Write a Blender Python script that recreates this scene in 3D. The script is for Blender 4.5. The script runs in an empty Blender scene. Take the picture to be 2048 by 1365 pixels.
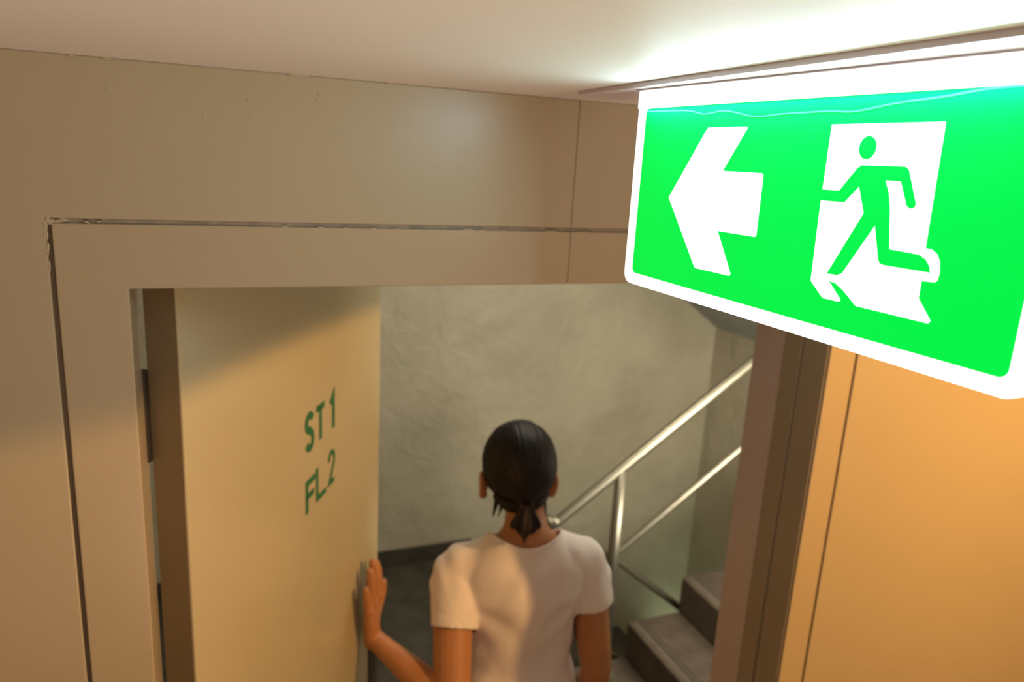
import bpy, bmesh, math, random
from math import sin, cos, pi, radians, sqrt
from mathutils import Vector, Matrix, noise

random.seed(4)
SC = bpy.context.scene
COL = SC.collection
EYE = 2.26                                   # lens height above the floor (all heights below are above the floor)

# ------------------------------------------------------------------ camera
cam_d = bpy.data.cameras.new('camera')
cam = bpy.data.objects.new('camera', cam_d); COL.objects.link(cam); SC.camera = cam
R0 = Vector((0.92832159, -0.36785586, 0.05386189))       # camera right in the world
DN = Vector((-0.03822934, -0.23855913, -0.97037522))     # camera down
FW = Vector((0.36980745, 0.89876115, -0.23552247))       # camera forward
m = Matrix.Identity(4)
for i, v in enumerate((R0, -DN, -FW)):
    for j in range(3): m[j][i] = v[j]
m.translation = Vector((0, 0, EYE))
cam.matrix_world = m
cam_d.sensor_width = 36; cam_d.lens = 1504.2 / 2048 * 36
cam_d.clip_start = 0.01
cam_d.dof.use_dof = True; cam_d.dof.focus_distance = 0.60; cam_d.dof.aperture_fstop = 6.5

# ------------------------------------------------------------------ world, exposure
SC.view_settings.view_transform = 'Standard'; SC.view_settings.look = 'None'
SC.view_settings.gamma = 1; SC.view_settings.use_curve_mapping = False
SC.view_settings.exposure = 0.0
W = bpy.data.worlds.new('world'); SC.world = W; W.use_nodes = True
W.node_tree.nodes['Background'].inputs[0].default_value = (1, 0.8, 0.6, 1)
W.node_tree.nodes['Background'].inputs[1].default_value = 0.05

# ------------------------------------------------------------------ lights
def look(o, tgt):
    d = Vector(tgt) - o.location
    o.rotation_euler = d.to_track_quat('-Z', 'Y').to_euler()
def area(name, loc, tgt, sx, sy, power, col):
    l = bpy.data.lights.new(name, 'AREA'); l.shape = 'RECTANGLE'; l.size = sx; l.size_y = sy
    l.energy = power; l.color = col
    o = bpy.data.objects.new(name, l); COL.objects.link(o); o.location = loc; look(o, tgt); return o
def spot(name, loc, tgt, ang, blend, power, col, size):
    l = bpy.data.lights.new(name, 'SPOT'); l.spot_size = radians(ang); l.spot_blend = blend
    l.energy = power; l.color = col; l.shadow_soft_size = size
    o = bpy.data.objects.new(name, l); COL.objects.link(o); o.location = loc; look(o, tgt); return o

WARM = (1.0, 0.54, 0.17)
spot('corridor_downlight', (1.55, -0.05, 2.31), (1.55, -0.05, 0), 160, 0.03, 103, WARM, 0.02)
area('corridor_fill', (1.1, -2.0, 0.75), (0.5, 0.1, 2.33), 1.8, 0.8, 6, (1.0, 0.80, 0.60))  # unseen fill light, added to brighten the wall and ceiling
up = area('bounce_fill', (0.25, -0.9, 0.9), (0.0, 0.0, 2.33), 0.7, 0.4, 5.6, (1.0, 0.78, 0.60)); up.data.spread = radians(85)  # added light from below, stands in for floor bounce on the ceiling
area('stairwell_lamp', (1.15, 2.0, 2.7), (2.1, 2.5, 0), 0.9, 0.15, 15, (1.0, 0.93, 0.72))
area('stairwell_window', (2.05, 1.12, 1.48), (2.5, 3.7, 1.5), 0.8, 0.5, 48, (1.0, 0.97, 0.82))
area('lower_flight_lamp', (2.6, 2.9, -1.2), (1.4, 3.4, 1.4), 0.5, 0.5, 12, (0.80, 1.0, 0.72))

# ------------------------------------------------------------------ materials
MATS = {}
def nodes(name):
    mt = bpy.data.materials.new(name); mt.use_nodes = True; MATS[name] = mt
    nt = mt.node_tree; return mt, nt, nt.nodes['Principled BSDF']
def mat(name, col, rough=0.5, metal=0.0, var=0.06, vscale=6.0, bump=0.0, bscale=60.0, spec=0.5,
        coat=0.0, sss=0.0, detail=4.0, stretch=None):
    mt, nt, b = nodes(name)
    tc = nt.nodes.new('ShaderNodeTexCoord')
    mp = nt.nodes.new('ShaderNodeMapping'); nt.links.new(tc.outputs['Object'], mp.inputs['Vector'])
    if stretch: mp.inputs['Scale'].default_value = stretch
    n = nt.nodes.new('ShaderNodeTexNoise'); n.inputs['Scale'].default_value = vscale; n.inputs['Detail'].default_value = detail
    nt.links.new(mp.outputs['Vector'], n.inputs['Vector'])
    r = nt.nodes.new('ShaderNodeValToRGB')
    r.color_ramp.elements[0].position = 0.3; r.color_ramp.elements[1].position = 0.7
    r.color_ramp.elements[0].color = tuple(c * (1 - var) for c in col) + (1,)
    r.color_ramp.elements[1].color = tuple(min(1, c * (1 + var)) for c in col) + (1,)
    nt.links.new(n.outputs['Fac'], r.inputs['Fac']); nt.links.new(r.outputs['Color'], b.inputs['Base Color'])
    b.inputs['Roughness'].default_value = rough; b.inputs['Metallic'].default_value = metal
    b.inputs['Specular IOR Level'].default_value = spec
    b.inputs['Coat Weight'].default_value = coat
    if sss:
        b.inputs['Subsurface Weight'].default_value = sss
        b.inputs['Subsurface Radius'].default_value = (1.0, 0.35, 0.2); b.inputs['Subsurface Scale'].default_value = 0.01
    if bump:
        n2 = nt.nodes.new('ShaderNodeTexNoise'); n2.inputs['Scale'].default_value = bscale; n2.inputs['Detail'].default_value = 3
        nt.links.new(mp.outputs['Vector'], n2.inputs['Vector'])
        bp = nt.nodes.new('ShaderNodeBump'); bp.inputs['Strength'].default_value = bump; bp.inputs['Distance'].default_value = 0.01
        nt.links.new(n2.outputs['Fac'], bp.inputs['Height']); nt.links.new(bp.outputs['Normal'], b.inputs['Normal'])
    return mt
def emit(name, col, strength, base=None, rough=0.25):
    mt, nt, b = nodes(name)
    b.inputs['Base Color'].default_value = tuple(base or col) + (1,)
    b.inputs['Roughness'].default_value = rough
    b.inputs['Emission Color'].default_value = tuple(col) + (1,); b.inputs['Emission Strength'].default_value = strength
    return mt

mat('wall_paint', (0.42, 0.345, 0.225), 0.33, var=0.03, vscale=2.5, bump=0.05, bscale=9)
mat('frame_paint', (0.43, 0.345, 0.222), 0.24, var=0.02, vscale=3, bump=0.03, bscale=12)
mat('ceiling_paint', (0.80, 0.74, 0.70), 0.55, var=0.03, vscale=2, bump=0.06, bscale=7)
mat('jamb_paint', (0.31, 0.26, 0.185), 0.4, var=0.04)
mat('jamb_pinkish', (0.54, 0.46, 0.43), 0.5, var=0.04)
mat('joint_pale', (0.25, 0.20, 0.145), 0.5, var=0.25, vscale=60)
mat('joint_dark', (0.13, 0.09, 0.05), 0.7)
mat('door_paint', (0.50, 0.43, 0.27), 0.25, var=0.02, vscale=3, bump=0.02, bscale=25)
mat('stencil_green', (0.022, 0.15, 0.055), 0.5, var=0.1, vscale=40)
mat('dark_metal', (0.035, 0.03, 0.025), 0.45, metal=0.6)
mat('dark_brown', (0.06, 0.045, 0.035), 0.5, metal=0.2)
mat('steel', (0.34, 0.30, 0.23), 0.40, metal=0.9, var=0.04, vscale=20)
mat('concrete', (0.070, 0.060, 0.042), 0.75, var=0.3, vscale=9, bump=0.2, bscale=60, detail=8)
mat('tread', (0.105, 0.074, 0.052), 0.65, var=0.2, vscale=14, bump=0.15, bscale=70)
mat('nosing_pale', (0.17, 0.135, 0.10), 0.6, var=0.1)
mat('nosing_dark', (0.06, 0.045, 0.035), 0.8)
mat('skirting', (0.045, 0.035, 0.024), 0.6, var=0.2, vscale=12)
mat('soffit_grey', (0.33, 0.31, 0.29), 0.8, var=0.1)
mat('corridor_floor', (0.20, 0.14, 0.09), 0.6, var=0.1)
mat('skin', (0.47, 0.205, 0.085), 0.48, var=0.06, vscale=20, sss=0.12, bump=0.04, bscale=120)
mat('hair', (0.011, 0.006, 0.006), 0.55, var=0.45, vscale=30, bump=0.0, spec=0.3)
mat('hair_tie', (0.03, 0.008, 0.01), 0.6)
mat('tshirt', (0.83, 0.76, 0.74), 0.85, var=0.02, vscale=10, bump=0.05, bscale=300)
mat('trousers', (0.03, 0.035, 0.05), 0.8)
mat('shoe', (0.02, 0.02, 0.02), 0.5)
mat('eye_white', (0.8, 0.78, 0.75), 0.2)
emit('sign_green', (0.0, 0.95, 0.045), 0.84, base=(0.0, 0.35, 0.13), rough=0.4); MATS['sign_green'].node_tree.nodes['Principled BSDF'].inputs['Specular IOR Level'].default_value = 0.12
emit('sign_white', (0.97, 1.0, 0.99), 1.9, base=(0.9, 0.9, 0.9))
emit('sign_diffuser', (0.90, 0.98, 1.0), 2.4, base=(0.9, 0.9, 0.9))
emit('caustic_glow', (0.02, 0.95, 0.28), 0.9, base=(0.08, 0.5, 0.3), rough=0.5)  # caustic streak painted as emission
mat('plate_paint', (0.72, 0.63, 0.66), 0.4)
mat('edge_brown', (0.19, 0.135, 0.07), 0.45)

# plaster of the stairwell: uneven, trowelled
def plaster():
    mt, nt, b = nodes('plaster')
    tc = nt.nodes.new('ShaderNodeTexCoord')
    n1 = nt.nodes.new('ShaderNodeTexNoise'); n1.inputs['Scale'].default_value = 1.6; n1.inputs['Detail'].default_value = 9; n1.inputs['Roughness'].default_value = 0.62
    nt.links.new(tc.outputs['Object'], n1.inputs['Vector'])
    r = nt.nodes.new('ShaderNodeValToRGB')
    r.color_ramp.elements[0].position = 0.35; r.color_ramp.elements[0].color = (0.37, 0.315, 0.215, 1)
    r.color_ramp.elements[1].position = 0.68; r.color_ramp.elements[1].color = (0.50, 0.43, 0.305, 1)
    nt.links.new(n1.outputs['Fac'], r.inputs['Fac'])
    nt.links.new(r.outputs['Color'], b.inputs['Base Color'])
    b.inputs['Roughness'].default_value = 0.55
    n2 = nt.nodes.new('ShaderNodeTexNoise'); n2.inputs['Scale'].default_value = 7; n2.inputs['Detail'].default_value = 5; n2.inputs['Distortion'].default_value = 0.8
    nt.links.new(tc.outputs['Object'], n2.inputs['Vector'])
    n3 = nt.nodes.new('ShaderNodeTexNoise'); n3.inputs['Scale'].default_value = 45; n3.inputs['Detail'].default_value = 2
    nt.links.new(tc.outputs['Object'], n3.inputs['Vector'])
    mx = nt.nodes.new('ShaderNodeMath'); mx.operation = 'MULTIPLY_ADD'; mx.inputs[1].default_value = 0.22
    nt.links.new(n3.outputs['Fac'], mx.inputs[0]); nt.links.new(n2.outputs['Fac'], mx.inputs[2])
    bp = nt.nodes.new('ShaderNodeBump'); bp.inputs['Strength'].default_value = 0.45; bp.inputs['Distance'].default_value = 0.03
    nt.links.new(mx.outputs[0], bp.inputs['Height']); nt.links.new(bp.outputs['Normal'], b.inputs['Normal'])
plaster()

# ------------------------------------------------------------------ helpers
def link(name, me, parent=None, m=None, smooth=False):
    o = bpy.data.objects.new(name, me); COL.objects.link(o)
    if parent is not None: o.parent = parent
    if m: me.materials.append(MATS[m])
    if smooth:
        for p in me.polygons: p.use_smooth = True
    return o
def bm_obj(name, bm, m, parent=None, smooth=False, bevel=0.0, seg=2):
    bmesh.ops.recalc_face_normals(bm, faces=bm.faces[:])
    me = bpy.data.meshes.new(name); bm.to_mesh(me); bm.free()
    o = link(name, me, parent, m, smooth)
    if bevel:
        md = o.modifiers.new('bevel', 'BEVEL'); md.width = bevel; md.segments = seg; md.limit_method = 'ANGLE'
    return o
def tag(o, label=None, cat=None, group=None, kind=None):
    if label: o['label'] = label
    if cat: o['category'] = cat
    if group: o['group'] = group
    if kind: o['kind'] = kind
    return o
def struct(o, label=None):
    o['kind'] = 'structure'
    if label: o['label'] = label
    return o
def empty(name, loc=(0, 0, 0), rz=0.0):
    o = bpy.data.objects.new(name, None); COL.objects.link(o); o.location = loc; o.rotation_euler = (0, 0, rz)
    o.empty_display_size = 0.1; return o
def box(bm, x0, x1, y0, y1, z0, z1):
    vs = [bm.verts.new((x, y, z)) for x in (x0, x1) for y in (y0, y1) for z in (z0, z1)]
    for f in ((0, 1, 3, 2), (4, 6, 7, 5), (0, 4, 5, 1), (2, 3, 7, 6), (0, 2, 6, 4), (1, 5, 7, 3)):
        bm.faces.new([vs[i] for i in f])
def prism(bm, pts, f, t):
    """polygon of 2D points; f(u, v, w) gives the 3D point; thickness t along w"""
    a = [bm.verts.new(f(u, v, t)) for u, v in pts]; b = [bm.verts.new(f(u, v, 0)) for u, v in pts]
    bm.faces.new(a); bm.faces.new(b[::-1])
    for i in range(len(pts)):
        j = (i + 1) % len(pts); bm.faces.new((a[i], b[i], b[j], a[j]))
def rounded(x0, x1, y0, y1, r, n=6):
    out = []
    for cx, cy, a0 in ((x1 - r, y1 - r, 0), (x0 + r, y1 - r, 90), (x0 + r, y0 + r, 180), (x1 - r, y0 + r, 270)):
        for k in range(n + 1):
            a = radians(a0 + 90 * k / n); out.append((cx + r * cos(a), cy + r * sin(a)))
    return out
def catmull(P, n):
    P = [Vector(p) for p in P]; out = []
    for i in range(len(P) - 1):
        a = P[max(i - 1, 0)]; b = P[i]; c = P[i + 1]; d = P[min(i + 2, len(P) - 1)]
        for k in range(n):
            t = k / n
            out.append(0.5 * ((2 * b) + (c - a) * t + (2 * a - 5 * b + 4 * c - d) * t * t + (3 * b - a - 3 * c + d) * t ** 3))
    out.append(P[-1]); return out
def tube(bm, P, Rd, seg=16, n=4, side=(1, 0, 0), caps=True):
    """P points, Rd radii (r or (ra, rb)); ra along `side`"""
    PR = [(r, r) if not isinstance(r, tuple) else r for r in Rd]
    C = catmull(P, n); RR = catmull([(a, b, 0) for a, b in PR], n)
    if caps:
        d0 = (C[0] - C[1]).normalized(); d1 = (C[-1] - C[-2]).normalized()
        r0 = RR[0]; r1 = RR[-1]; pre = []; prr = []; post = []; por = []
        for a in (75, 50, 25):
            c = cos(radians(a)); s = sin(radians(a))
            pre.append(C[0] + d0 * min(r0.x, r0.y) * s); prr.append(r0 * c)
        for a in (25, 50, 75):
            c = cos(radians(a)); s = sin(radians(a))
            post.append(C[-1] + d1 * min(r1.x, r1.y) * s); por.append(r1 * c)
        C = pre + C + post; RR = prr + RR + por
    rings = []; s = Vector(side)
    for i, c in enumerate(C):
        t = (C[min(i + 1, len(C) - 1)] - C[max(i - 1, 0)]).normalized()
        s = (s - t * s.dot(t)).normalized(); q = t.cross(s)
        rings.append([bm.verts.new(c + s * RR[i].x * cos(2 * pi * k / seg) + q * RR[i].y * sin(2 * pi * k / seg)) for k in range(seg)])
    for a, b in zip(rings, rings[1:]):
        for k in range(seg): bm.faces.new((a[k], a[(k + 1) % seg], b[(k + 1) % seg], b[k]))
    bm.faces.new(rings[0][::-1]); bm.faces.new(rings[-1])
def ball(bm, c, r, rot=None, seg=20):
    M = Matrix.Translation(Vector(c)) @ (rot.to_4x4() if rot else Matrix.Identity(4)) @ Matrix.Diagonal((r[0], r[1], r[2], 1))
    bmesh.ops.create_uvsphere(bm, u_segments=seg, v_segments=seg * 3 // 4, radius=1, matrix=M)
def remeshed(bm, voxel, smooth_it=4, fac=0.5):
    me = bpy.data.meshes.new('tmp'); bm.to_mesh(me); bm.free()
    o = bpy.data.objects.new('tmp', me); COL.objects.link(o)
    r = o.modifiers.new('r', 'REMESH'); r.mode = 'VOXEL'; r.voxel_size = voxel
    s = o.modifiers.new('s', 'SMOOTH'); s.iterations = smooth_it; s.factor = fac
    dg = bpy.context.evaluated_depsgraph_get()
    out = bpy.data.meshes.new_from_object(o.evaluated_get(dg))
    bpy.data.objects.remove(o); return out

# ------------------------------------------------------------------ setting: corridor side
YW, YI = 0.900, 1.079                        # corridor face and stair face of the doorway wall
CE = EYE + 0.077                             # corridor ceiling height
FX0, FX1 = -0.150, 0.984                     # outer edges of the door frame
OX0, OX1 = -0.082, 0.927                     # opening
OT = EYE - 0.160; FT = EYE - 0.090           # opening top, frame top
G = 0.005
SEAM = 0.446

def wall_panel(name, x0, x1, z0, z1, label):
    bm = bmesh.new(); box(bm, x0, x1, YW, YI, z0, z1)
    return struct(bm_obj(name, bm, 'wall_paint', bevel=0.0012), label)
bm = bmesh.new()
prism(bm, [(-2.0, 0), (FX0 - G, 0), (FX0 - G, FT + G), (SEAM - 0.0002, FT + G), (SEAM - 0.0002, CE), (-2.0, CE)], lambda u, v, w: (u, YW + w, v), YI - YW)
struct(bm_obj('wall_front', bm, 'wall_paint', bevel=0.0015), 'painted corridor wall left of and above the stair doorway')
wall_panel('wall_front', SEAM + 0.0002, FX1 + G, FT + G, CE, 'painted wall strip above the doorway, right of the seam')
wall_panel('wall_front', FX1 + G, 2.9, 0, CE, 'orange-lit painted wall right of the doorway')
bm = bmesh.new(); box(bm, -2.0, 2.9, YW + 0.02, YI - 0.001, CE, 3.0)
struct(bm_obj('wall_front', bm, 'plaster'), 'stairwell wall above the corridor ceiling')

# door frame
bm = bmesh.new()
prism(bm, [(FX0, 0), (OX0, 0), (OX0, OT), (SEAM - 0.0002, OT), (SEAM - 0.0002, FT), (FX0, FT)], lambda u, v, w: (u, YW + w, v), YI - 0.069 - YW)
struct(bm_obj('trim_1', bm, 'frame_paint', bevel=0.0016), 'left upright and head of the door frame')
bm = bmesh.new()
prism(bm, [(SEAM + 0.0002, OT), (OX1 + 0.002, OT), (OX1 + 0.002, 0), (FX1, 0), (FX1, FT), (SEAM + 0.0002, FT)], lambda u, v, w: (u, YW + w, v), YI - 0.069 - YW)
struct(bm_obj('trim_2', bm, 'frame_paint', bevel=0.002), 'right upright and head of the door frame')
# rebated right jamb: brown stop and paler inner return
bm = bmesh.new(); box(bm, OX1 - 0.001, OX1 + 0.002, YW + 0.004, YW + 0.058, 0, OT)
struct(bm_obj('trim_5', bm, 'jamb_paint', bevel=0.001), 'brown outer face of the right jamb')
bm = bmesh.new(); box(bm, OX1 - 0.004, OX1 + 0.002, YW + 0.059, YW + 0.100, 0, OT)
struct(bm_obj('trim_6', bm, 'jamb_paint', bevel=0.001), 'darker stop of the right jamb')
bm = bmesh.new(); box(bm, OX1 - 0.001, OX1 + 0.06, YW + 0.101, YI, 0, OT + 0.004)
struct(bm_obj('trim_7', bm, 'jamb_pinkish', bevel=0.0015), 'pinkish inner return of the right jamb')
# inner linings behind the frame
bm = bmesh.new(); box(bm, FX0 - 0.02, OX0 - 0.012, YI - 0.068, YI, 0, OT + 0.02)
box(bm, OX0 - 0.012, OX1 + 0.05, YI - 0.068, YI, OT + 0.012, FT + 0.004)
struct(bm_obj('trim_8', bm, 'jamb_paint'), 'inner lining of the doorway')
# backing in the joint round the frame: open and dark at the sides, paler along the top, its shading put into the colour
bm = bmesh.new()
box(bm, FX0 - G - 0.0005, FX0 + 0.0005, YW + 0.007, YI - 0.07, 0, FT + 0.0005)
box(bm, FX1 - 0.0005, FX1 + G + 0.0005, YW + 0.007, YI - 0.07, 0, FT + 0.0005)
struct(bm_obj('trim_9', bm, 'joint_dark'), 'dark upright joints beside the door frame')
bm = bmesh.new(); box(bm, FX0 - G, FX1 + G, YW + 0.003, YI - 0.07, FT - 0.0005, FT + G + 0.0005)
struct(bm_obj('trim_12', bm, 'joint_pale'), 'joint above the door frame, paler shading in its colour')
# paint build-up at the frame's corner
bm = bmesh.new(); random.seed(11)
for k in range(26):
    t = random.random() ** 1.6
    x = FX0 - 0.004 + 0.055 * t; z = FT + random.uniform(-0.0005, 0.0055)
    r = random.uniform(0.0009, 0.0022) * (1.1 - 0.6 * t); ball(bm, (x, YW + 0.0012, z), (r * random.uniform(1.3, 3.2), 0.0016, r * 0.8), seg=8)
for k in range(16):
    t = random.random() ** 1.4; r = random.uniform(0.0008, 0.0018)
    ball(bm, (FX0 - G - random.uniform(-0.001, 0.0012), YW + 0.0008, FT + 0.003 - 0.06 * t), (r * 0.9, 0.0013, r * 3), seg=8)
for k in range(30):
    r = random.uniform(0.0006, 0.0013)
    ball(bm, (FX0 + random.uniform(0.05, 0.62), YW + 0.0006, FT + random.uniform(-0.0015, 0.0005)), (r * 4, 0.0010, r), seg=8)
struct(bm_obj('trim_10', bm, 'frame_paint', smooth=True), 'flaked filler at the frame corner')
# small lumps of paint where wall and ceiling meet
bm = bmesh.new()
for x, w in ((-0.088, 0.006), (0.098, 0.012), (0.104, 0.007), (0.30, 0.005), (-0.12, 0.003), (0.20, 0.004)):
    ball(bm, (x, YW - 0.0008, CE - 0.0008), (w, 0.0013, 0.0016), seg=10)
for x, z, r in ((0.0, CE - 0.052, 0.0013), (0.045, CE - 0.032, 0.0011), (0.12, CE - 0.02, 0.0012), (0.118, CE - 0.026, 0.0010), (0.047, CE - 0.045, 0.0009), (-0.09, CE - 0.03, 0.0010)):
    ball(bm, (x, YW, z), (r, 0.0007, r * 1.5), seg=8)
struct(bm_obj('trim_11', bm, 'wall_paint', smooth=True), 'small paint lumps along the wall and ceiling joint')

bm = bmesh.new(); box(bm, -2.0, 2.9, -2.3, YW + 0.02, CE, CE + 0.1); struct(bm_obj('ceiling', bm, 'ceiling_paint'), 'low painted corridor ceiling')
bm = bmesh.new(); box(bm, -2.0, 2.9, -2.3, YI, -0.1, 0); struct(bm_obj('floor', bm, 'corridor_floor'), 'corridor floor')
bm = bmesh.new(); box(bm, -2.1, -2.0, -2.3, YI, 0, CE); struct(bm_obj('wall_left', bm, 'wall_paint'), 'left end wall of the corridor')
bm = bmesh.new(); box(bm, 2.9, 3.0, -2.3, YI, 0, CE); struct(bm_obj('wall_right', bm, 'wall_paint'), 'right end wall of the corridor')
bm = bmesh.new(); box(bm, -2.0, 2.9, -2.4, -2.3, 0, CE); struct(bm_obj('wall_back', bm, 'wall_paint'), 'wall behind the camera')

# ------------------------------------------------------------------ setting: stairwell
YB = 3.75; XR = 2.906; XL = -0.7; SZ = 3.0
bm = bmesh.new(); box(bm, XL, XR + 0.1, YB, YB + 0.1, -2.4, SZ); struct(bm_obj('wall_back', bm, 'plaster'), 'rough plastered stairwell wall')
bm = bmesh.new(); box(bm, XR, XR + 0.1, YI, YB, -2.4, SZ); struct(bm_obj('wall_right', bm, 'plaster'), 'plastered end wall beyond the stairs')
bm = bmesh.new(); box(bm, XL - 0.1, XL, YI, YB + 0.1, -2.4, SZ); struct(bm_obj('wall_left', bm, 'plaster'), 'stairwell wall behind the open door')
bm = bmesh.new(); box(bm, XL - 0.1, XR + 0.1, YW + 0.03, YB + 0.1, SZ, SZ + 0.1); struct(bm_obj('ceiling', bm, 'soffit_grey'), 'stairwell ceiling')
X0 = 1.36; RUN = 0.258; RISE = 0.172; YS = 2.45
bm = bmesh.new(); box(bm, XL, X0 - 0.01, YI, YB, -0.2, 0); struct(bm_obj('floor', bm, 'concrete'), 'dark concrete landing floor')
bm = bmesh.new(); box(bm, XL, X0 - 0.01, YB - 0.014, YB, 0, 0.10); struct(bm_obj('baseboard_back', bm, 'skirting', bevel=0.002), 'dark skirting on the stairwell wall')

# flight going up: each step a part
st = tag(empty('staircase', (X0, 1.8, 0)), 'dark concrete stairs climbing to the right behind the door jamb', 'staircase')
def make_step(root, x, z, y0, y1, h, name='step'):
    bm = bmesh.new(); box(bm, x, x + RUN + 0.02, y0, y1, z - h, z)
    s = bm_obj(name, bm, 'tread', root, bevel=0.010, seg=3)
    bm = bmesh.new(); box(bm, x + 0.028, x + 0.036, y0, y1 - 0.015, z - 0.001, z + 0.0012)
    bm_obj('nosing_strip', bm, 'nosing_pale', s, bevel=0.0005, seg=1)
    bm = bmesh.new(); box(bm, x + 0.046, x + 0.054, y0, y1 - 0.015, z - 0.001, z + 0.0008)
    box(bm, x + 0.068, x + 0.074, y0, y1 - 0.015, z - 0.001, z + 0.0008)
    bm_obj('groove', bm, 'nosing_dark', s)
    return s
for i in range(5):
    make_step(st, i * RUN, RISE + 0.0 + i * RISE - 0.0, YI + 0.001 - 1.8, YS - 1.8, RISE - 0.0005)
bm = bmesh.new()
prism(bm, [(0, 0), (5 * RUN + 0.015, 0.0), (5 * RUN + 0.015, 4 * RISE - 0.001), (4 * RUN, 4 * RISE - 0.001), (4 * RUN, 3 * RISE - 0.001), (3 * RUN, 3 * RISE - 0.001), (3 * RUN, 2 * RISE - 0.001), (2 * RUN, 2 * RISE - 0.001), (2 * RUN, RISE - 0.001), (RUN, RISE - 0.001), (RUN, 0.0005)],
      lambda u, v, w: (u + 0.02, YI + 0.01 - 1.8 + w, v), YS - 0.02 - YI - 0.01)
bm_obj('stair_core', bm, 'concrete', st)
# flight going down in the far half of the well
sd = tag(empty('staircase', (X0, 3.1, 0)), 'dark stairs going down along the plastered wall beyond the railing', 'staircase')
for i in range(5):
    bm = bmesh.new(); box(bm, i * RUN, (i + 1) * RUN + 0.02, 2.56 - 3.1, YB - 0.001 - 3.1, -(i + 1) * RISE - 0.17, -(i + 1) * RISE)
    bm_obj('step', bm, 'concrete', sd, bevel=0.006)
# underside of the flight above
bm = bmesh.new()
sl = (0.949 - 0.77) / (2.906 - 2.655)
za = EYE - 0.949; top = 2.95
xa = XR - (top - za) / sl
prism(bm, [(XR - 0.001, za), (xa, top), (xa + 0.25, top), (XR - 0.001, za + 0.18)], lambda u, v, w: (u, 2.56 + w, v), YB - 2.56 - 0.001)
so = bm_obj('stair_soffit', bm, 'soffit_grey')
tag(so, 'dark grey underside of the upper stair flight, against the far wall', 'stair soffit')

# railing
rl = tag(empty('stair_railing', (1.47, 2.37, RISE)), 'tubular metal stair railing with post and two rails beside the steps', 'railing')
def rel(P): return [(p[0] - 1.47, p[1] - 2.37, p[2] - RISE) for p in P]
def rail(name, P, r, n=1, seg=20):
    bm = bmesh.new(); tube(bm, rel(P), [r] * len(P), seg=seg, n=n)
    return bm_obj(name, bm, 'steel', rl, smooth=True)
yr = 2.37
def rz(x, a, b, c, d): return b + (x - a) * (d - b) / (c - a)
hr = lambda x: EYE + rz(x, 1.206, -1.345, 2.048, -0.742)
mr = lambda x: EYE + rz(x, 1.507, -1.507, 2.055, -1.112)
rail('handrail', [(2.80, yr, hr(2.80)), (1.30, yr, hr(1.30)), (1.215, yr, hr(1.215)), (1.185, yr + 0.006, hr(1.185) + 0.012), (1.172, yr + 0.035, hr(1.185) + 0.015), (1.170, yr + 0.34, hr(1.185) + 0.016)], 0.0205, n=5)
rail('mid_rail', [(2.80, yr, mr(2.80)), (1.47, yr, mr(1.47))], 0.0145)
bm = bmesh.new(); tube(bm, rel([(1.47, yr, RISE), (1.47, yr, hr(1.47) - 0.005)]), [0.024, 0.024], seg=20, n=1, caps=False)
pp = bm_obj('post', bm, 'steel', rl, smooth=True)
bm = bmesh.new(); tube(bm, [(0, 0, 0), (0, 0, 0.008)], [0.05, 0.05], seg=24, n=1, caps=False); bm_obj('base_plate', bm, 'steel', pp)
rail('connector', [(1.47, yr, mr(1.47) - 0.02), (1.455, yr + 0.15, mr(1.47) - 0.02)], 0.0135)
y2 = yr + 0.15
rail('descending_rail', [(1.455, y2, mr(1.47) - 0.02), (1.56, y2, mr(1.47) - 0.105), (2.5, y2, mr(1.47) - 0.105 - 0.94 * 0.83)], 0.0155)
rail('descending_rail', [(1.455, y2, 0.24), (2.5, y2, 0.24 - 1.045 * 0.74)], 0.0135)
rail('connector', [(1.47, yr, 0.24), (1.455, y2, 0.24)], 0.0125)

# ------------------------------------------------------------------ door leaf
TH = radians(30)
Bp = Vector((-0.038, 0.983, 0)); U = Vector((sin(TH), cos(TH), 0)); N = Vector((cos(TH), -sin(TH), 0)); Z = Vector((0, 0, 1))
DW = 0.797; DT = 0.046
door = empty('door_1', Bp, 0)
struct(door, 'cream steel fire door standing open into the stairwell, green lettering')
D = lambda u, v, w: U * u + Z * v + N * w           # local point: along the leaf, up, out of its face
bm = bmesh.new(); prism(bm, [(0, 0.008), (DW, 0.008), (DW, OT + 0.006), (0, OT + 0.006)], lambda u, v, w: D(u, v, w - DT), DT)
bm_obj('leaf', bm, 'door_paint', door, bevel=0.002)
# edge channel on the hinge side (dark brown in the photo) and hinges
bm = bmesh.new(); prism(bm, [(-0.0012, 0.008), (0.0, 0.008), (0.0, OT + 0.004), (-0.0012, OT + 0.004)], lambda u, v, w: D(u, v, w - DT + 0.002), DT - 0.005)
bm_obj('edge_channel', bm, 'edge_brown', door)
for z0 in (1.86, 1.05, 0.25):
    bm = bmesh.new(); P = D(-0.010, 0, -DT - 0.001)
    tube(bm, [P + Z * z0, P + Z * (z0 + 0.12)], [0.0075, 0.0075], n=1, seg=14, caps=False)
    bm_obj('hinge', bm, 'dark_metal', door, smooth=False)
# dark strip low on the free edge
bm = bmesh.new(); prism(bm, rounded(DW - 0.066, DW - 0.001, 0.72, 1.085, 0.006, 3), lambda u, v, w: D(u, v, w + 0.0002), 0.004)
lp = bm_obj('dark_strip', bm, 'dark_brown', door, bevel=0.001); lp['label'] = 'dark strip on the free edge of the door'
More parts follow.
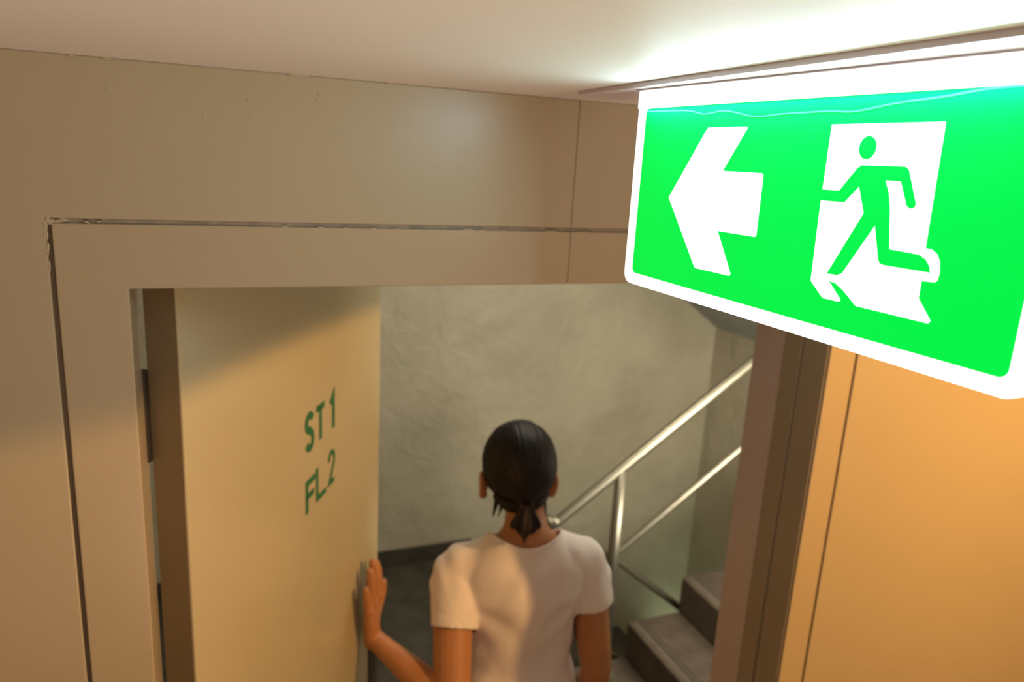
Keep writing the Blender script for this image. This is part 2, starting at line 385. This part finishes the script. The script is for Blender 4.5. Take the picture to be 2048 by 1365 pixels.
# stencilled lettering
def stroke(bm, pts, wd, f, t, closed=False):
    P = [Vector((p[0], p[1])) for p in pts]
    L = []; Rr = []
    for i, p in enumerate(P):
        a = P[i - 1] if i > 0 else p; b = P[i + 1] if i < len(P) - 1 else p
        d1 = (p - a).normalized() if i > 0 else (b - p).normalized()
        d2 = (b - p).normalized() if i < len(P) - 1 else d1
        n1 = Vector((-d1.y, d1.x)); n2 = Vector((-d2.y, d2.x)); nn = (n1 + n2)
        nn = nn / max(nn.length_squared, 0.5) * 2
        L.append(p + nn * wd / 2); Rr.append(p - nn * wd / 2)
    for i in range(len(P) - 1):
        q = [L[i], L[i + 1], Rr[i + 1], Rr[i]]
        prism(bm, [(v.x, v.y) for v in q], f, t)
def letter(name, lines, x0, x1, z0, z1, wd):
    bm = bmesh.new()
    for ln in lines:
        stroke(bm, [(x0 + wd / 2 + (x1 - x0 - wd) * a, z0 + wd / 2 * 0 + (z1 - z0) * b) for a, b in ln], wd, lambda u, v, w: D(u, v, w + 0.0001), 0.0006)
    bm_obj(name, bm, 'stencil_green', door)
S = []
for k in range(0, 13):
    a = radians(20 + k * 250 / 12); S.append((0.5 + 0.5 * cos(a), 0.74 + 0.20 * sin(a)))
for k in range(1, 13):
    a = radians(90 - k * 250 / 12); S.append((0.5 + 0.5 * cos(a), 0.27 + 0.215 * sin(a)))
TWO = [(0.02, 0.72)] + [(0.5 + 0.5 * cos(radians(160 - k * 20)), 0.73 + 0.23 * sin(radians(160 - k * 20))) for k in range(0, 10)] + [(0.06, 0.07), (1.0, 0.07)]
W1 = 0.0125
letter('lettering', [S], 0.369, 0.412, 1.724, 1.795, W1 * 1.15)
letter('lettering', [[(0, 0.91), (1, 0.91)], [(0.5, 0.9), (0.5, 0)]], 0.415, 0.466, 1.727, 1.797, W1)
letter('lettering', [[(0.0, 0.76), (0.85, 0.97), (0.85, 0)]], 0.483, 0.514, 1.727, 1.798, W1)
letter('lettering', [[(0, 0), (0, 0.91), (1, 0.91)], [(0, 0.50), (0.85, 0.50)]], 0.369, 0.420, 1.604, 1.669, W1 * 0.95)
letter('lettering', [[(0, 1), (0, 0.09), (1, 0.09)]], 0.417, 0.472, 1.606, 1.675, W1 * 0.9)
letter('lettering', [TWO], 0.476, 0.514, 1.612, 1.682, W1 * 0.8)

# ------------------------------------------------------------------ exit sign
So = Vector((0.400, 0.6775, EYE)); Se = Vector((0.014, -0.376, 0)).normalized(); Sn = Vector((-Se.y, Se.x, 0))
if Sn.x > 0: Sn = -Sn
sign = tag(empty('exit_sign', So), 'glowing green and white emergency exit sign with arrow, hanging from the ceiling', 'exit sign')
F = lambda u, v, w: Se * (u / 1000) + Z * (v / 1000) + Sn * (w / 1000)     # millimetres: along, up, out of the face
bm = bmesh.new(); prism(bm, rounded(1, 414, -117.5, 64, 11), lambda u, v, w: F(u, v, w - 12), 12)
bm_obj('light_panel', bm, 'sign_white', sign, bevel=0.0008)['label'] = 'white translucent light panel'
bm = bmesh.new(); prism(bm, rounded(0.6, 414.4, 54, 70.6, 2.0), lambda u, v, w: F(u, v, w - 22), 23.2)
bm_obj('lamp_housing', bm, 'sign_diffuser', sign, bevel=0.001)['label'] = 'bright white lamp strip along the top'
bm = bmesh.new(); prism(bm, [(0.4, 70.7), (414.6, 70.7), (414.6, 72.0), (0.4, 72.0)], lambda u, v, w: F(u, v, w - 23), 28.0)  # cap added to keep the strip's light off the plate and ceiling
bm_obj('light_shield', bm, 'plate_paint', sign, bevel=0.0003)['label'] = 'opaque cap added over the lamp strip to block its light'
bm = bmesh.new(); prism(bm, rounded(15.5, 404.8, -106, 54.5, 6), lambda u, v, w: F(u, v, w), 0.5)
bm_obj('green_field', bm, 'sign_green', sign)
def picto(name, pts, m, w0, parent=sign):
    bm = bmesh.new(); prism(bm, pts, lambda u, v, w: F(u, v, w + w0), 0.3)
    return bm_obj(name, bm, m, parent)
picto('arrow', [(112.7, 34.2), (114.5, 35.1), (162.5, 35.1), (163.8, 34.2), (139.2, -0.6), (187, -0.6), (188.6, -2), (189.3, -49), (188, -50.4), (141.7, -50.6), (164.6, -84.2), (163, -85.9), (116.5, -86.2), (66.7, -27.4)], 'sign_white', 0.5)['label'] = 'white arrow pointing left'
dp = picto('doorway_symbol', [(250.5, 35.2), (337.8, 35.2), (339.6, -40.2), (343.9, -40.4), (348.2, -42.8), (351.0, -47.5), (352.0, -53), (351.6, -58.0), (350.2, -59.6), (341, -60.3), (341, -71.3), (351.9, -83.5), (350.8, -85.3), (295.3, -85.4), (283.0, -77), (275.5, -73.2), (266.8, -72.0), (270.0, -73.5), (281.6, -83.8), (280.4, -85.3), (265.5, -85.4), (252.3, -75.0), (250.8, -19.7), (250.6, 33.6)], 'sign_white', 0.5)
dp['label'] = 'white doorway'
man = picto('running_figure', [(249.8, -9.4), (266.1, -9.2), (278.5, 6.4), (281.9, 8.4), (315.5, 8.6), (318.6, 6.8), (327.8, -13.6), (327.4, -16.2), (324.1, -17.3), (321.4, -15.6), (314.2, -0.9), (302.6, -0.9), (306.5, -8), (309.4, -17.3), (314.2, -43.9), (336.0, -44.4), (341.5, -46.8), (345.0, -50.8), (346.2, -54.6), (311.4, -54.8), (308.6, -54.0), (307.0, -51.5), (300.2, -30.2), (279.4, -65.4), (275.5, -67.3), (266.2, -67.6), (289.6, -22.8), (282.4, -5.8), (272.0, -17.0), (249.8, -17.2)], 'sign_green', 0.8, dp)
man['label'] = 'green running figure'
picto('head_disc', [(284.3 + 7.0 * cos(2 * pi * k / 28), 19.8 + 7.6 * sin(2 * pi * k / 28)) for k in range(28)], 'sign_green', 0.8, man)
# wavy caustic under the lamp strip, painted as a thin glowing line
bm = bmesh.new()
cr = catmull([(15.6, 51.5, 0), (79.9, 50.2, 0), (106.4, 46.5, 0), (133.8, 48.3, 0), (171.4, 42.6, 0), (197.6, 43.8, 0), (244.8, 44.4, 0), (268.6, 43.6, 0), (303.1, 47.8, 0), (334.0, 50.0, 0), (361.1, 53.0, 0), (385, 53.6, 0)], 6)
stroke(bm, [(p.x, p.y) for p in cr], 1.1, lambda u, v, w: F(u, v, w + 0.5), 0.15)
bm_obj('caustic_line', bm, 'caustic_glow', sign)
ll = bpy.data.lights.new('sign_tube', 'AREA'); ll.shape = 'RECTANGLE'; ll.size = 0.38; ll.size_y = 0.010; ll.energy = 1.1; ll.spread = radians(176); ll.color = (0.66, 0.82, 1.0)
lo = bpy.data.objects.new('sign_tube', ll); COL.objects.link(lo)
lo.location = So + F(207, 58.5, 3.5); lo.matrix_world = Matrix.Translation(lo.location) @ Matrix((Se, Z, -Se.cross(Z) * -1)).transposed().to_4x4()
if (lo.matrix_world.to_3x3() @ Vector((0, 0, -1))).dot(Sn) < 0: lo.matrix_world = Matrix.Translation(lo.location) @ Matrix((-Se, Z, (-Se).cross(Z))).transposed().to_4x4()
lo.matrix_world = lo.matrix_world @ Matrix.Rotation(radians(-36), 4, 'X')
# mounting plate on the ceiling
pl = tag(empty('mounting_plate', (0.42, 0.5, CE)), 'long grey mounting plate on the ceiling above the green sign', 'mounting plate')
bm = bmesh.new()
a = Vector((0.3885, 0.792, 0)); b = Vector((0.3700, 0.02, 0))
prism(bm, [(a.x, a.y), (0.455, a.y), (0.455, b.y), (b.x, b.y)], lambda u, v, w: (u - 0.42, v - 0.5, -0.0048 + w), 0.0048)
bm_obj('plate', bm, 'plate_paint', pl, bevel=0.0008)

# ------------------------------------------------------------------ person
PY = -radians(12.8)
person = tag(empty('person', (0.66, 1.46, 0), PY), 'person in a white T-shirt seen from behind, dark ponytail, pushing the door', 'person')
PM = Matrix.Translation((0.66, 1.46, 0)) @ Matrix.Rotation(PY, 4, 'Z'); PI_ = PM.inverted()
def L(p): return PI_ @ Vector(p)
def Ld(v): return PI_.to_3x3() @ Vector(v)

# hand frame on the door
hu = Ld(U); hn = Ld(N); hz = Vector((0, 0, 1))
wrist = L(Bp + U * 0.664 + N * 0.035 + Z * 1.150)
elbow = L((0.458, 1.345, 1.080))
shl = Vector((-0.163, 0.0, 1.328)); shr = Vector((0.148, -0.005, 1.345))
elr = Vector((0.188, -0.040, 1.075)); wrr = Vector((0.200, 0.05, 0.84))

TORSO = [(0.76, 0.150, 0.105, 0.0), (0.86, 0.168, 0.115, -0.012), (0.95, 0.155, 0.108, -0.008), (1.02, 0.130, 0.092, 0.0), (1.09, 0.117, 0.083, 0.006),
         (1.17, 0.120, 0.087, 0.006), (1.25, 0.130, 0.094, 0.0), (1.31, 0.134, 0.094, -0.006), (1.355, 0.128, 0.080, -0.012), (1.385, 0.112, 0.062, -0.014), (1.41, 0.078, 0.052, -0.012), (1.435, 0.052, 0.048, -0.004), (1.47, 0.047, 0.048, 0.006), (1.52, 0.046, 0.048, 0.012)]
HT = Vector((-0.019, 0.03, 1.560))            # head centre
bm = bmesh.new()
tube(bm, [(0, c, z) for z, a, b, c in TORSO], [(a, b) for z, a, b, c in TORSO], seg=32, n=3)
# shoulders / deltoids
for s, sh, el, wr in ((-1, shl, elbow, wrist), (1, shr, elr, wrr)):
    up = (el - sh)
    tube(bm, [Vector((s * 0.04, -0.012, 1.378)), Vector((s * 0.10, -0.010, sh.z + 0.018)), sh + Vector((0, 0, -0.005)), sh + up * 0.35, sh + up * 0.7, el, el + (wr - el) * 0.22, el + (wr - el) * 0.55, el + (wr - el) * 0.85, wr],
         [0.036, 0.040, 0.046, 0.0450, 0.0425, 0.0375, 0.0375, 0.0315, 0.0245, 0.0225], seg=20, n=4)
# left hand flat on the door: fingers up, thumb towards the free edge
def hand(bm, w, fx, fz, fn, fore, curl=1.0, lean=0.0):
    """w wrist, fx thumb side, fz finger direction, fn back-of-hand normal"""
    K = 1.18; q = lambda a, b, c: w + fx * (a * K) + fz * (b * K) + fn * (c * K)
    tube(bm, [q(0, -0.01, -0.002), q(0, 0.02, -0.004), q(0.001, 0.05, -0.004), q(0.001, 0.082, -0.003)],
         [(0.024, 0.020), (0.030, 0.0185), (0.0375, 0.0165), (0.039, 0.0125)], seg=20, n=4, side=fx)
    ball(bm, q(0.024, 0.035, -0.008), (0.017, 0.017, 0.030), seg=14)
    for off, ln, rd, sp, cu, bz in ((0.030, 0.070, 0.0092, 0.02, 0.06, 0.080), (0.0105, 0.079, 0.0095, 0.00, 0.06, 0.085), (-0.0100, 0.074, 0.0090, -0.05, 0.02, 0.083), (-0.0295, 0.057, 0.0080, -0.13, 0.03, 0.075)):
        P = [q(off * 0.8, bz - 0.03, -0.004), q(off, bz, -0.002)]; d = (fz + fx * sp).normalized(); ang = 0.0
        p = P[-1].copy()
        for k, fr in enumerate((0.46, 0.30, 0.24)):
            ang += cu * curl * (0.35 + 0.5 * k)
            dd = (d * cos(ang) + fn * sin(ang) * (1 if cu > 0.1 and curl > 0.5 else -1)).normalized()
            p = p + dd * ln * fr * K; P.append(p.copy())
        tube(bm, P, [r_ * rd * K for r_ in (1.08, 1.12, 1.08, 1.0, 0.78)], seg=12, n=4)
        ball(bm, q(off, bz + 0.002, 0.0035), (0.0088, 0.0088, 0.0095), seg=10)
    tube(bm, [q(0.018, 0.02, -0.006), q(0.036, 0.045, -0.004), q(0.050, 0.068, 0.000), q(0.056, 0.092, 0.001)], [0.014, 0.0125, 0.0105, 0.0085], seg=12, n=4)
hzt = (hz - hu * 0.06 + hn * 0.02).normalized()
hand(bm, wrist + hz * 0.004, hu, hzt, hn, None)
# relaxed right hand
hd = (wrr - elr).normalized()
hand(bm, wrr, Vector((0, 1, 0.1)).normalized(), (hd + Vector((0, 0.05, -0.5))).normalized(), Vector((1, 0, 0)), None, curl=0.4)
# head: skull, jaw, face
ball(bm, HT + Vector((0, -0.002, 0.018)), (0.072, 0.090, 0.088), seg=32)
tube(bm, [HT + Vector((0, 0.020, -0.01)), HT + Vector((0, 0.032, -0.05)), HT + Vector((0, 0.048, -0.092))], [(0.062, 0.062), (0.053, 0.054), (0.028, 0.028)], seg=24, n=4)
tube(bm, [HT + Vector((0, 0.082, 0.022)), HT + Vector((0, 0.096, -0.002)), HT + Vector((0, 0.106, -0.022))], [0.007, 0.009, 0.012], seg=12)
ball(bm, HT + Vector((0, 0.087, -0.052)), (0.022, 0.010, 0.0055), seg=12)
ball(bm, HT + Vector((0, 0.086, -0.061)), (0.019, 0.010, 0.006), seg=12)
for s in (-1, 1):
    ball(bm, HT + Vector((s * 0.03, 0.078, -0.024)), (0.02, 0.014, 0.016), seg=12)
    tube(bm, [HT + Vector((s * 0.012, 0.088, 0.027)), HT + Vector((s * 0.032, 0.086, 0.032)), HT + Vector((s * 0.05, 0.070, 0.026))], [0.006, 0.006, 0.005], seg=8)
    # ear: curved rim and lobe
    e = HT + Vector((s * 0.074, -0.006, -0.037))
    tube(bm, [e + Vector((0, 0.014, 0.012)), e + Vector((s * 0.010, 0.004, 0.030)), e + Vector((s * 0.014, -0.014, 0.022)), e + Vector((s * 0.013, -0.017, 0.002)), e + Vector((s * 0.009, -0.006, -0.022)), e + Vector((0, 0.008, -0.026))], [0.006, 0.006, 0.006, 0.0058, 0.0075, 0.006], seg=10, n=4)
    ball(bm, e + Vector((s * 0.005, -0.002, 0.002)), (0.008, 0.016, 0.026), seg=12)
# legs and feet
for s in (-1, 1):
    fy = 0.10 if s < 0 else -0.10
    tube(bm, [(s * 0.085, -0.01, 0.84), (s * 0.095, fy * 0.3, 0.66), (s * 0.095, fy * 0.6 + 0.01, 0.48), (s * 0.095, fy * 0.85 - 0.02, 0.30), (s * 0.095, fy - 0.03, 0.09)], [0.088, 0.074, 0.055, 0.052, 0.036], seg=20)
    tube(bm, [(s * 0.095, fy - 0.05, 0.045), (s * 0.10, fy + 0.05, 0.040), (s * 0.105, fy + 0.15, 0.026)], [(0.033, 0.03), (0.040, 0.026), (0.032, 0.016)], seg=16)
me = remeshed(bm, 0.0028, 3, 0.5)
body = link('body', me, person, 'skin', smooth=True)
for s in (-1, 1):
    bm = bmesh.new(); ball(bm, HT + Vector((s * 0.031, 0.0745, 0.012)), (0.012, 0.012, 0.010), seg=14)
    ey = bm_obj('eye', bm, 'eye_white', person, smooth=True)
    bm = bmesh.new(); ball(bm, HT + Vector((s * 0.031, 0.0840, 0.012)), (0.0055, 0.0032, 0.0055), seg=12)
    bm_obj('iris', bm, 'hair', ey, smooth=True)

# T-shirt ------------------------------------------------
bm = bmesh.new()
SH = [(0.78, 0.178, 0.125), (0.86, 0.183, 0.128), (0.95, 0.166, 0.119), (1.02, 0.142, 0.104), (1.09, 0.131, 0.097), (1.17, 0.134, 0.101), (1.25, 0.144, 0.106), (1.31, 0.148, 0.106), (1.355, 0.142, 0.091), (1.385, 0.118, 0.072), (1.41, 0.092, 0.060), (1.45, 0.078, 0.056)]
ct = {z: c for z, a, b, c in TORSO}
def cz(z):
    ks = sorted(ct); 
    for a, b in zip(ks, ks[1:]):
        if a <= z <= b: return ct[a] + (ct[b] - ct[a]) * (z - a) / (b - a)
    return 0
tube(bm, [(0, cz(z), z) for z, a, b in SH], [(a, b) for z, a, b in SH], seg=40, n=3)
ends = []
for s, sh, el in ((-1, shl, elbow), (1, shr, elr)):
    up = el - sh
    flare = 1.03 if s > 0 else 1.0
    tube(bm, [Vector((s * 0.035, -0.012, 1.378)), Vector((s * 0.090, -0.010, sh.z + 0.022)), sh + Vector((-s * 0.004, 0, -0.006)), sh + up * 0.28, sh + up * 0.62],
         [0.044, 0.050, 0.052, 0.0535 * flare, 0.0555 * flare], seg=24, n=4)
    ends.append((s, sh + up * (0.44 if s < 0 else 0.40), up.normalized()))
me = remeshed(bm, 0.0045, 6, 0.5)
bm = bmesh.new(); bm.from_mesh(me)
# sleeve ends
def in_torso(c, k=1.06):
    for (z0, a0, b0), (z1, a1, b1) in zip(SH, SH[1:]):
        if z0 <= c.z <= z1:
            t = (c.z - z0) / (z1 - z0); a = a0 + (a1 - a0) * t; b = b0 + (b1 - b0) * t
            return (c.x / a) ** 2 + ((c.y - cz(c.z)) / b) ** 2 < k
    return False
for s, p, nrm in ends:
    nn = (nrm + Vector((s * 0.10, 0, 0))).normalized()
    def near(c, lo):
        d = c - p; al = d.dot(nn)
        return lo < al < 0.17 and (d - nn * al).length < 0.074 and not in_torso(c)
    fs = [f for f in bm.faces if near(f.calc_center_median(), -0.02)]
    geo = list(set(fs) | set(v for f in fs for v in f.verts) | set(e for f in fs for e in f.edges))
    bmesh.ops.bisect_plane(bm, geom=geo, plane_co=p, plane_no=nn, clear_outer=False)
    kill = [f for f in bm.faces if near(f.calc_center_median(), 0.0)]
    bmesh.ops.delete(bm, geom=kill, context='FACES')
# hem
geo = bm.verts[:] + bm.edges[:] + bm.faces[:]
bmesh.ops.bisect_plane(bm, geom=geo, plane_co=(0, 0, 0.84), plane_no=(0, 0, -1), clear_outer=True)
# neckline: scooped, lower at front and back centre
np_ = Vector((0, -0.058, 1.402))
fs = [f for f in bm.faces if f.calc_center_median().z > 1.36]
def inneck(c):      # scoop described as an ellipse seen from above, dropping away from the neck
    return (c.x / 0.088) ** 2 + ((c.y + 0.002) / 0.074) ** 2 < 1 and c.z > 1.385
kill = [f for f in bm.faces if inneck(f.calc_center_median())]
bmesh.ops.delete(bm, geom=kill, context='FACES')
bmesh.ops.delete(bm, geom=[v for v in bm.verts if not v.link_faces], context='VERTS')
# smooth every open border
for it in range(14):
    new = {}
    for v in bm.verts:
        be = [e for e in v.link_edges if e.is_boundary]
        if len(be) == 2:
            a = be[0].other_vert(v).co; b = be[1].other_vert(v).co
            new[v] = v.co * 0.4 + (a + b) * 0.3
    for v, c in new.items(): v.co = c
# cloth folds
bm.normal_update()
for v in bm.verts:
    c = v.co; side = 1 if c.x > 0 else -1
    arm = Vector((side * 0.165, -0.05, 1.27)); dv = c - arm; r = dv.length
    ang = math.atan2(dv.z, dv.x * side)
    f = 0.0
    if c.y < 0.03: f += 0.0026 * sin(ang * 9 + noise.noise(c * 6) * 3.5 + side) * math.exp(-((r - 0.11) / 0.07) ** 2) * min(1, (r / 0.08) ** 2)
    f += 0.0055 * noise.noise(Vector((c.x * 11 + c.z * 5, c.y * 9, c.z * 5)))
    f += 0.0036 * noise.noise(Vector((c.x * 26 - c.z * 10, c.y * 20, c.z * 11 + 7)))
    f += 0.004 * sin(c.z * 70 + c.x * 30 * side + noise.noise(c * 9) * 4) * math.exp(-((c.z - 1.03) / 0.07) ** 2)
    if abs(c.x) > 0.15: f += 0.0022 * noise.noise(Vector((c.x * 30, c.y * 30, c.z * 12)))
    v.co = c + v.normal * f
me2 = bpy.data.meshes.new('tshirt'); bm.to_mesh(me2); bm.free()
ts = link('tshirt', me2, person, 'tshirt', smooth=True)
so_ = ts.modifiers.new('cloth', 'SOLIDIFY'); so_.thickness = 0.0022; so_.offset = 0
# collar band round the neckline
bm = bmesh.new(); bm.from_mesh(me2)
loops = []; seen = set()
for e in bm.edges:
    if e.is_boundary and e not in seen and min(v.co.z for v in e.verts) > 1.355 and max(abs(v.co.x) for v in e.verts) < 0.13:
        chain = [e.verts[0]]; cur = e.verts[1]; seen.add(e)
        while cur not in chain:
            chain.append(cur)
            nx = [q for q in cur.link_edges if q.is_boundary and q not in seen]
            if not nx: break
            seen.add(nx[0]); cur = nx[0].other_vert(cur)
        loops.append([v.co.copy() for v in chain])
bm.free()
if loops:
    lp_ = max(loops, key=len); n_ = len(lp_)
    for it in range(20): lp_ = [(lp_[i - 1] + lp_[i] * 2 + lp_[(i + 1) % n_]) / 4 for i in range(n_)]
    lp_ = lp_[::4]; n_ = len(lp_)
    bm = bmesh.new(); rings = []
    for i, p in enumerate(lp_):
        t = (lp_[(i + 1) % n_] - lp_[i - 1]).normalized(); out = Vector((p.x, p.y, 0)).normalized(); out = (out - t * out.dot(t)).normalized(); q = t.cross(out)
        rings.append([bm.verts.new(p + out * 0.0038 * cos(2 * pi * k / 8) * 0.7 + q * 0.0055 * sin(2 * pi * k / 8)) for k in range(8)])
    for i in range(n_):
        a = rings[i]; b = rings[(i + 1) % n_]
        for k in range(8): bm.faces.new((a[k], a[(k + 1) % 8], b[(k + 1) % 8], b[k]))
    bm_obj('collar', bm, 'tshirt', ts, smooth=True)

# trousers and shoes (below the frame)
bm = bmesh.new()
tube(bm, [(0, -0.002, 0.70), (0, -0.004, 0.76), (0, -0.012, 0.86), (0, -0.008, 0.93)], [(0.120, 0.095), (0.168, 0.122), (0.177, 0.125), (0.163, 0.116)], seg=32)
for s in (-1, 1):
    fy = 0.10 if s < 0 else -0.10
    tube(bm, [(s * 0.086, -0.01, 0.84), (s * 0.095, fy * 0.3, 0.66), (s * 0.095, fy * 0.6 + 0.01, 0.48), (s * 0.095, fy * 0.85 - 0.02, 0.30), (s * 0.095, fy - 0.03, 0.12)], [0.097, 0.084, 0.068, 0.064, 0.056], seg=20)
link('trousers', remeshed(bm, 0.008, 3), person, 'trousers', smooth=True)
for s in (-1, 1):
    fy = 0.10 if s < 0 else -0.10
    bm = bmesh.new()
    tube(bm, [(s * 0.095, fy - 0.06, 0.048), (s * 0.10, fy + 0.05, 0.046), (s * 0.106, fy + 0.165, 0.034)], [(0.040, 0.046), (0.047, 0.042), (0.040, 0.026)], seg=18)
    for v in bm.verts: v.co.z = max(v.co.z, 0.001)
    bm_obj('shoe', bm, 'shoe', person, smooth=True)

# hair: swept back into a low ponytail, strands run to the tie
HC = HT + Vector((0, -0.010, 0.022))
ax = Vector((0.02, -0.86, -0.52)).normalized()           # direction of the tie
e1 = Vector((1, 0, 0)); e1 = (e1 - ax * e1.dot(ax)).normalized(); e2 = ax.cross(e1)
bm = bmesh.new(); NP, NL = 70, 220; grid = []
for i in range(NP + 1):
    ph = pi * i / NP * 0.86
    row = []
    for j in range(NL):
        la = 2 * pi * j / NL
        d = ax * cos(ph) + (e1 * cos(la) + e2 * sin(la)) * sin(ph)
        rr = 1 / sqrt((d.x / 0.086) ** 2 + (d.y / 0.102) ** 2 + (d.z / 0.097) ** 2)
        st_ = noise.noise(Vector((cos(la) * 14, sin(la) * 14, ph * 1.3))) * 0.0022 + noise.noise(Vector((cos(la) * 38, sin(la) * 38, ph * 2))) * 0.0011
        rr += st_ * min(1, sin(ph) * 1.6)
        rr += 0.012 * math.exp(-(ph / 0.22) ** 2)
        row.append((HC + d * rr, d))
    grid.append(row)
keep = lambda p, d: not (d.y > 0.28 and d.z < 0.66 - 0.25 * abs(d.x)) and not (d.z < -0.62 and d.y > -0.35) and not (d.y > -0.12 and d.z < -0.22)
V = [[bm.verts.new(p) for p, d in row] for row in grid]
for i in range(NP):
    for j in range(NL):
        k = (j + 1) % NL
        p, d = grid[i][j]
        if keep(p, d):
            try: bm.faces.new((V[i][j], V[i][k], V[i + 1][k], V[i + 1][j]))
            except ValueError: pass
bmesh.ops.delete(bm, geom=[v for v in bm.verts if not v.link_faces], context='VERTS')
bmesh.ops.remove_doubles(bm, verts=bm.verts[:], dist=0.0002)
hair = bm_obj('hair', bm, 'hair', person, smooth=True)
hs = hair.modifiers.new('s', 'SOLIDIFY'); hs.thickness = 0.008; hs.offset = -1
tie = HC + ax * 0.108
bm = bmesh.new()
random.seed(9)
for k in range(44):
    a = random.uniform(0, 2 * pi); r = sqrt(random.random())
    sx = cos(a) * r; sy = sin(a) * r
    tip = Vector((sx * 0.022 - 0.003, -0.030 + sy * 0.010, -0.078 + random.uniform(-0.004, 0.022) + abs(sx) * 0.03))
    tube(bm, [tie + Vector((sx * 0.008, 0.012 + sy * 0.004, 0.006 + sy * 0.004)), tie + Vector((sx * 0.010, -0.008 + sy * 0.009, -0.010)), tie + Vector((sx * 0.030 - 0.002, -0.020 + sy * 0.016, -0.045)), tie + tip],
         [0.006, 0.006, 0.0065, 0.0016], seg=8, n=5)
bm_obj('ponytail', bm, 'hair', hair, smooth=True)
# loose strands at the nape
bm = bmesh.new()
for x, dx in ((-0.056, -0.006), (-0.050, -0.010), (-0.044, -0.004), (0.046, 0.004), (0.052, 0.010), (-0.03, -0.02), (0.03, 0.02)):
    tube(bm, [HT + Vector((x, -0.045, -0.035)), HT + Vector((x + dx * 0.5, -0.055, -0.062)), HT + Vector((x + dx, -0.050, -0.092))], [0.0042, 0.003, 0.0009], seg=6)
tube(bm, [HT + Vector((-0.055, -0.058, -0.040)), HT + Vector((-0.03, -0.078, -0.052)), HT + Vector((0.0, -0.086, -0.050)), HT + Vector((0.03, -0.078, -0.048)), HT + Vector((0.055, -0.058, -0.038))], [0.010, 0.015, 0.016, 0.015, 0.010], seg=12)
bm_obj('nape_strands', bm, 'hair', hair, smooth=True)
bm = bmesh.new()
ring = [tie + Vector((0, -0.004, 0)) + (e1 * cos(2 * pi * k / 18) + Vector((0, 0.45, -0.9)).cross(e1) * -sin(2 * pi * k / 18)) * 0.0125 for k in range(19)]
tube(bm, ring, [0.0038] * 19, seg=8, n=1, caps=False)
bm_obj('hair_tie', bm, 'hair_tie', hair, smooth=True)
